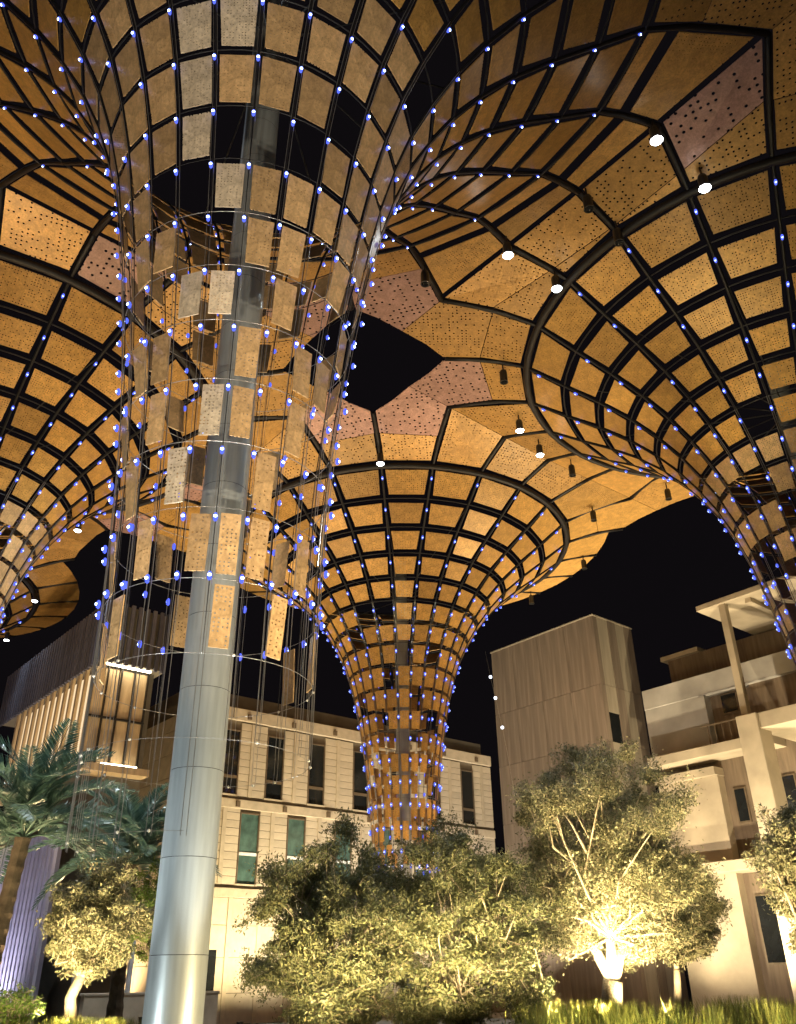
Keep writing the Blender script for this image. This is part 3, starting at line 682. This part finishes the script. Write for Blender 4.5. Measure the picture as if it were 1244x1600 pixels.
def lat(D, xpx, ypx):
    dx, dy = (xpx - 622) / 1320, -(ypx - 800) / 1320; cR, sR = math.cos(ROLL), math.sin(ROLL); Xc = dx * cR + dy * sR; Yc = -dx * sR + dy * cR
    return D * Xc / (math.cos(PITCH) - Yc * math.sin(PITCH))
LAMPS = []
def olive(label, D, xl, xr, yt, yb, xt, nleaf, m, tr_=0.15, stems=3, seed=1, name='olive_tree', group='olive trees in the planting bed', leaf=0.074):
    ym = (yt + yb) / 2; X0, X1 = lat(D, xl, ym), lat(D, xr, ym); Xt = lat(D, xt, 1590)
    return tree(name, label, Xt, D, hgt(D, yt), X1 - X0, hgt(D, yb), tr_, nleaf, m, stems, seed=seed, ctr=(X0 + X1) / 2 - Xt, group=group, leaf=leaf)
olive('big olive tree with bright uplit twin trunk in front of the brown tower', 20, 785, 1118, 1190, 1548, 955, 210000, M['olive'], 0.24, 3, 11)
olive('wide olive tree between the steel pole and the gold funnel, before the beige building', 17.5, 385, 660, 1302, 1650, 520, 130000, M['oliveg'], 0.12, 4, 12)
olive('olive tree directly before the gold funnel, crown merging with the big uplit one', 18.5, 585, 860, 1268, 1650, 730, 130000, M['oliveg'], 0.12, 4, 13)
olive('small olive tree with pale trunk lit from below next to the lilac cladding', 18, 68, 238, 1345, 1525, 108, 60000, M['olive'], 0.12, 3, 14)
olive('slim young olive tree with forked bright trunk before the balconies', 24, 1005, 1132, 1400, 1525, 1066, 30000, M['olive'], 0.10, 2, 15)
olive('olive tree cut off by the picture edge before the tall concrete column', 16, 1185, 1420, 1225, 1540, 1300, 95000, M['olive'], 0.16, 3, 16)
olive('yellow-green leafy tree half hidden behind the steel pole', 26, 185, 285, 1345, 1500, 232, 18000, M['shrub'], 0.09, 3, 17, 'leafy_tree', None)
olive('low round green shrub before the lilac cladding', 15.5, -40, 55, 1535, 1620, 8, 6000, M['shrub'], 0.05, 4, 18, 'shrub', None, 0.07)

def palm(label, X, D, heart, leanX, seed, nf=34, flen=2.9):
    rng = np.random.RandomState(seed); x, y = O(X, D); z0 = bed_h(x, y) - 0.05; zh = heart + EYE - z0; lx, ly = O(leanX, 0)
    root = empty('palm_tree', (x, y, z0), label, 'palm', 'date palms before the slatted block')
    pts = [(lx * t ** 1.6, ly * t ** 1.6, zh * t) for t in np.linspace(0, 1, 26)]
    mesh_obj('trunk', mk('trunk', *tube(pts, [0.19 + 0.02 * (i % 2) + 0.06 * max(0, 1 - i / 5) for i in range(26)], 10), M['palmbark']), root)
    me = bpy.data.meshes.get('frond_%g' % flen)
    if me is None:
        Vs, Fs = [], []; n = 62
        def rp(t): return Vector((flen * (t * 0.93), 0, flen * (0.42 * t - 0.62 * t ** 2.3)))
        v, f = tube([rp(t) for t in np.linspace(0, 1, 12)], list(np.linspace(0.028, 0.006, 12)), 4); Vs += v; Fs += f
        for i in range(n):
            t = 0.14 + 0.86 * i / (n - 1); c = rp(t); d = (rp(min(1, t + 0.02)) - rp(t - 0.02)).normalized()
            ln = flen * 0.19 * math.sin(math.pi * min(1, 0.12 + 0.86 * t)) ** 0.6 + 0.05
            for sg in (-1, 1):
                side = Vector((0, sg, 0.25 + 0.4 * rng.rand())).normalized(); dr = (d * 0.75 + side * 0.85 + Vector((0, 0, rng.uniform(-.25, .1)))).normalized()
                wv = d.cross(dr).cross(dr).normalized() * 0.026; o = len(Vs); tip = c + dr * ln + Vector((0, 0, -0.10 * ln)); md = c + dr * ln * 0.5
                Vs += [c, md + wv, tip, md - wv]; Fs.append((o, o + 1, o + 2, o + 3))
        me = mk('frond_%g' % flen, Vs, Fs, M['frond'])
    for i in range(nf):
        az = i * 2.39996 + rng.uniform(-.2, .2); u = (i + 0.5) / nf; el = R(82 - 84 * u ** 1.2 + rng.uniform(-7, 7)); sc_ = rng.uniform(0.82, 1.1)
        o = mesh_obj('frond', me, root); o.matrix_local = Matrix.Translation((lx, ly, zh)) @ Matrix.Rotation(az, 4, 'Z') @ Matrix.Rotation(-el + R(14), 4, 'Y') @ Matrix.Rotation(rng.uniform(-.5, .5), 4, 'X') @ Matrix.Scale(sc_, 4)
    return root
D1 = 23; palm('date palm with leaning dark trunk before the lilac cladding', lat(D1, -25, 1560), D1, hgt(D1, 1300), lat(D1, 38, 1300) - lat(D1, -25, 1560), 21, 36, 3.1)
D2 = 27; palm('date palm behind the hanging cables next to the glowing timber corner', lat(D2, 182, 1560), D2, hgt(D2, 1345), lat(D2, 205, 1345) - lat(D2, 182, 1560), 22, 38, 2.9)

# grass along the front of the bed
def grass(name, label, spots, n, hmin, hmax, seed):
    rng = np.random.RandomState(seed); V, F = [], []
    for i in range(n):
        X0, D0, rx, rd_ = spots[rng.randint(len(spots))]; X = X0 + rng.normal() * rx; D = D0 + rng.normal() * rd_; x, y = O(X, D); z = bed_h(x, y)
        h = rng.uniform(hmin, hmax); a = rng.uniform(0, 2 * math.pi); ca, sa = math.cos(a), math.sin(a); b_ = rng.uniform(0.1, 0.5) * h; w = 0.009
        o = len(V); V += [(x - sa * w, y + ca * w, z), (x + sa * w, y - ca * w, z), (x + ca * b_ * .4 + sa * w * .7, y + sa * b_ * .4 - ca * w * .7, z + h * .6), (x + ca * b_ * .4 - sa * w * .7, y + sa * b_ * .4 + ca * w * .7, z + h * .6), (x + ca * b_, y + sa * b_, z + h)]
        F += [(o, o + 1, o + 2, o + 3), (o + 3, o + 2, o + 4)]
    tag(mesh_obj(name, mk(name, V, F, M['grass'])), label, 'grass', kind='stuff')
rr_ = np.random.RandomState(5)
grass('ornamental_grass', 'tall tufts of yellow-green ornamental grass under the big uplit olive tree', [(lat(D, x, 1590), D, 0.10 + 0.1 * rr_.rand(), 0.12) for x, D in [(rr_.uniform(845, 1290), rr_.uniform(14.6, 19)) for _ in range(34)]], 9500, 0.2, 0.68, 6)
grass('meadow_grass', 'low yellow-green grass round the small olive tree by the lilac cladding', [(lat(D, x, 1590), D, 0.12, 0.12) for x, D in [(rr_.uniform(10, 225), rr_.uniform(14.4, 17.5)) for _ in range(22)]], 5500, 0.2, 0.52, 8)
grass('edging_grass', 'short dark grass along the edge of the bed before the wide olive trees', [(lat(D, x, 1590), D, 0.14, 0.14) for x, D in [(rr_.uniform(380, 850), rr_.uniform(13.6, 15.2)) for _ in range(40)]], 7000, 0.15, 0.42, 9)

# ------------------------------------------------------------------ floodlights standing on the ground
fb = lathe([(0.16, 0), (0.16, 0.03), (0.05, 0.04), (0.05, 0.10), (0.13, 0.13), (0.15, 0.26), (0.13, 0.26), (0.12, 0.22)], 14); FLB = mk('housing', *fb, M['black'])
FLL = mk('lens', *lathe([(0.02, 0.235), (0.10, 0.232), (0.118, 0.222)], 14), emit('floodlight_lens', (1.0, 0.8, 0.5), 5), True)
def flood(X, D, target, power, color, angle, label, group, xy=None, z=None, blend=0.8, size=0.12):
    x, y = xy if xy else O(X, D); zz = bed_h(x, y) if z is None else z
    root = empty('ground_floodlight', (x, y, zz), label, 'floodlight', group); mesh_obj('housing', FLB, root); mesh_obj('lens', FLL, root)
    spot('flood_lamp', root, (0, 0, 0.3), target, power, color, angle, blend, size)
CG = 'canopy floodlights on the paving'; CLS = {'N': 'round black floodlight on the paving aimed at the funnel on the steel pole', 'C': 'round black floodlight on the paving aimed at the gold funnel behind the olives', 'R': 'round black floodlight below the broad funnel beside the balconies', 'L': 'round black floodlight below the broad funnel above the palms', 'LL': 'round black floodlight below the farthest funnel past the slatted block'}
warm = (1.0, 0.70, 0.36); amber = (1.0, 0.66, 0.30); soft = (1.0, 0.84, 0.62)
for nm, angs, rad_, pw, clr in (('N', (222, 262), 9.5, 3800, soft), ('N', (60, 340), 6, 160, warm), ('C', (200, 280, 330), 5.5, 2700, warm), ('R', (170, 250, 110), 5.5, 110, warm), ('L', (300, 20, 250), 5.5, 4300, warm), ('LL', (310, 20), 5.5, 2400, warm)):
    cx, cy = CEN[nm]
    for a in angs:
        x, y = cx + rad_ * math.cos(R(a)), cy + rad_ * math.sin(R(a)); k_ = 0.45 if rad_ < 9 else 0.1
        flood(0, 0, (cx + rad_ * k_ * math.cos(R(a)), cy + rad_ * k_ * math.sin(R(a)), 17 if rad_ < 9 else 9.5), pw, clr, 120 if rad_ < 9 else 54, CLS[nm], CG, (x, y))
flood(0, 0, (18.2, 30.0, 18.3), 9000, (1.0, 0.93, 0.92), 12, 'narrow white floodlight aimed up at the flank of the gold funnel', None, (17.0, 33.5), size=0.05)
PL, PG = 'small black uplight on the paving next to the steel pole', 'added pole uplights'
for dx_, dy_ in ((-0.75, 0.25), (-0.1, -0.8)): flood(0, 0, (4.57, 9.09, 13.5), 1700, (0.86, 0.96, 1.0), 30, 'small cool uplight added at the foot of the steel pole inside the hanging cables', 'added cool uplights at the pole foot', (4.57 + dx_, 9.09 + dy_), size=0.06)  # added lamps that brighten the upper pole from inside the funnel
flood(-5.4, 6.6, (4.57, 9.09, 3.2), 850, (0.90, 1.0, 1.0), 100, PL, PG); flood(1.8, 8.2, (4.57, 9.09, 3.0), 2300, (1.0, 0.78, 0.42), 100, PL, PG)  # cool and warm lamps added to brighten the sides of the pole
TG = 'tree uplights in the planting bed'
def tree_lamp_label(xp, D):
    for lim, t in ((50, 'the low round shrub'), (200, 'the small olive tree by the lilac cladding'), (400, 'the yellow-green tree behind the pole'), (640, 'the wide olive tree next to the steel pole'), (830, 'the olive tree before the gold funnel'), (1045, 'the big olive tree before the brown tower'), (1100, 'the slim young olive tree')):
        if xp < lim: return 'small black uplight at the foot of ' + t
    return 'small black uplight at the foot of the olive tree before the concrete column'
lampc = (1.0, 0.80, 0.42)
for xpx, D, tx, ty, pw in ((860, 17.0, 880, 1470, 500), (1035, 17.2, 1010, 1470, 480), (945, 18.6, 950, 1440, 700), (990, 19.2, 985, 1460, 220), (900, 19.0, 890, 1470, 220), (425, 14.9, 450, 1540, 115), (520, 14.7, 530, 1530, 120), (610, 15.0, 610, 1530, 115), (690, 15.6, 690, 1520, 125), (800, 15.8, 790, 1510, 150), (745, 15.4, 745, 1520, 105),
                           (70, 15.6, 100, 1520, 170), (170, 15.6, 165, 1520, 170), (100, 17.2, 112, 1500, 130), (1062, 22.6, 1062, 1500, 130), (1290, 14.0, 1280, 1440, 240), (1190, 13.8, 1210, 1440, 240), (225, 24.0, 225, 1460, 110), (20, 13.6, 20, 1580, 10)):
    tgt = O(lat(D + 1, tx, ty), D + 1); flood(lat(D, xpx, 1600), D, (*tgt, hgt(D + 1, ty) + EYE), pw * 10, lampc, 78, tree_lamp_label(xpx, D), TG, size=0.08)
for xpx, D in ((850, 12.5), (960, 12.5), (1090, 12.5), (1210, 12.5), (70, 12.5), (170, 12.5)):  # lamps added in front of the bed to brighten the grass
    tgt = O(lat(D + 2.5, xpx, 1590), D + 2.5); flood(lat(D, xpx, 1600), D, (*tgt, 0.8), 1000, (1.0, 0.86, 0.40), 70, 'small black uplight added to brighten the bed grass', 'added grass uplights', size=0.08)
WG = 'facade wall washers'
def washer_label(x, y):
    return 'small black wall washer at the foot of ' + ('the lilac cladding' if x < 12 else 'the stone building\'s side wall' if x < 18 else 'the beige stone facade' if y > 33 else 'the brown tower' if y > 30 else 'the balcony building')
for x, y, tx, ty, tz_, pw, clr in ((20.0, 34.0, 20.6, 38, 9, 3600, lampc), (23.2, 34.0, 23.4, 38, 9, 3000, (1.0, 0.85, 0.55)), (27.0, 34.0, 27, 38, 9.5, 3000, (1.0, 0.88, 0.68)), (31.5, 34.0, 31.5, 38, 9.5, 2200, (1.0, 0.88, 0.68)), (36.5, 33.8, 36.5, 38, 10, 4200, (1.0, 0.9, 0.7)),
                               (36.4, 31.6, 40, 31.5, 14, 240, soft), (37.6, 26.0, 41.5, 25.0, 11, 3200, (1.0, 0.83, 0.52)), (35.2, 21.5, 39, 20.5, 15, 7600, (1.0, 0.82, 0.5)), (35.0, 16.5, 39, 17, 14, 8000, (1.0, 0.82, 0.5)),
                               (10.3, 39.0, 12.2, 39.5, 3, 900, (0.86, 0.84, 1.0)), (10.6, 43.0, 12.2, 43.5, 3, 700, (0.86, 0.84, 1.0)), (16.3, 40.5, 18, 41, 8, 2600, warm), (32.0, 22.5, 41.5, 23.5, 12, 5200, soft)):
    flood(0, 0, (tx, ty, tz_), pw, clr, 130, washer_label(x, y), WG, (x, y), 0.0)
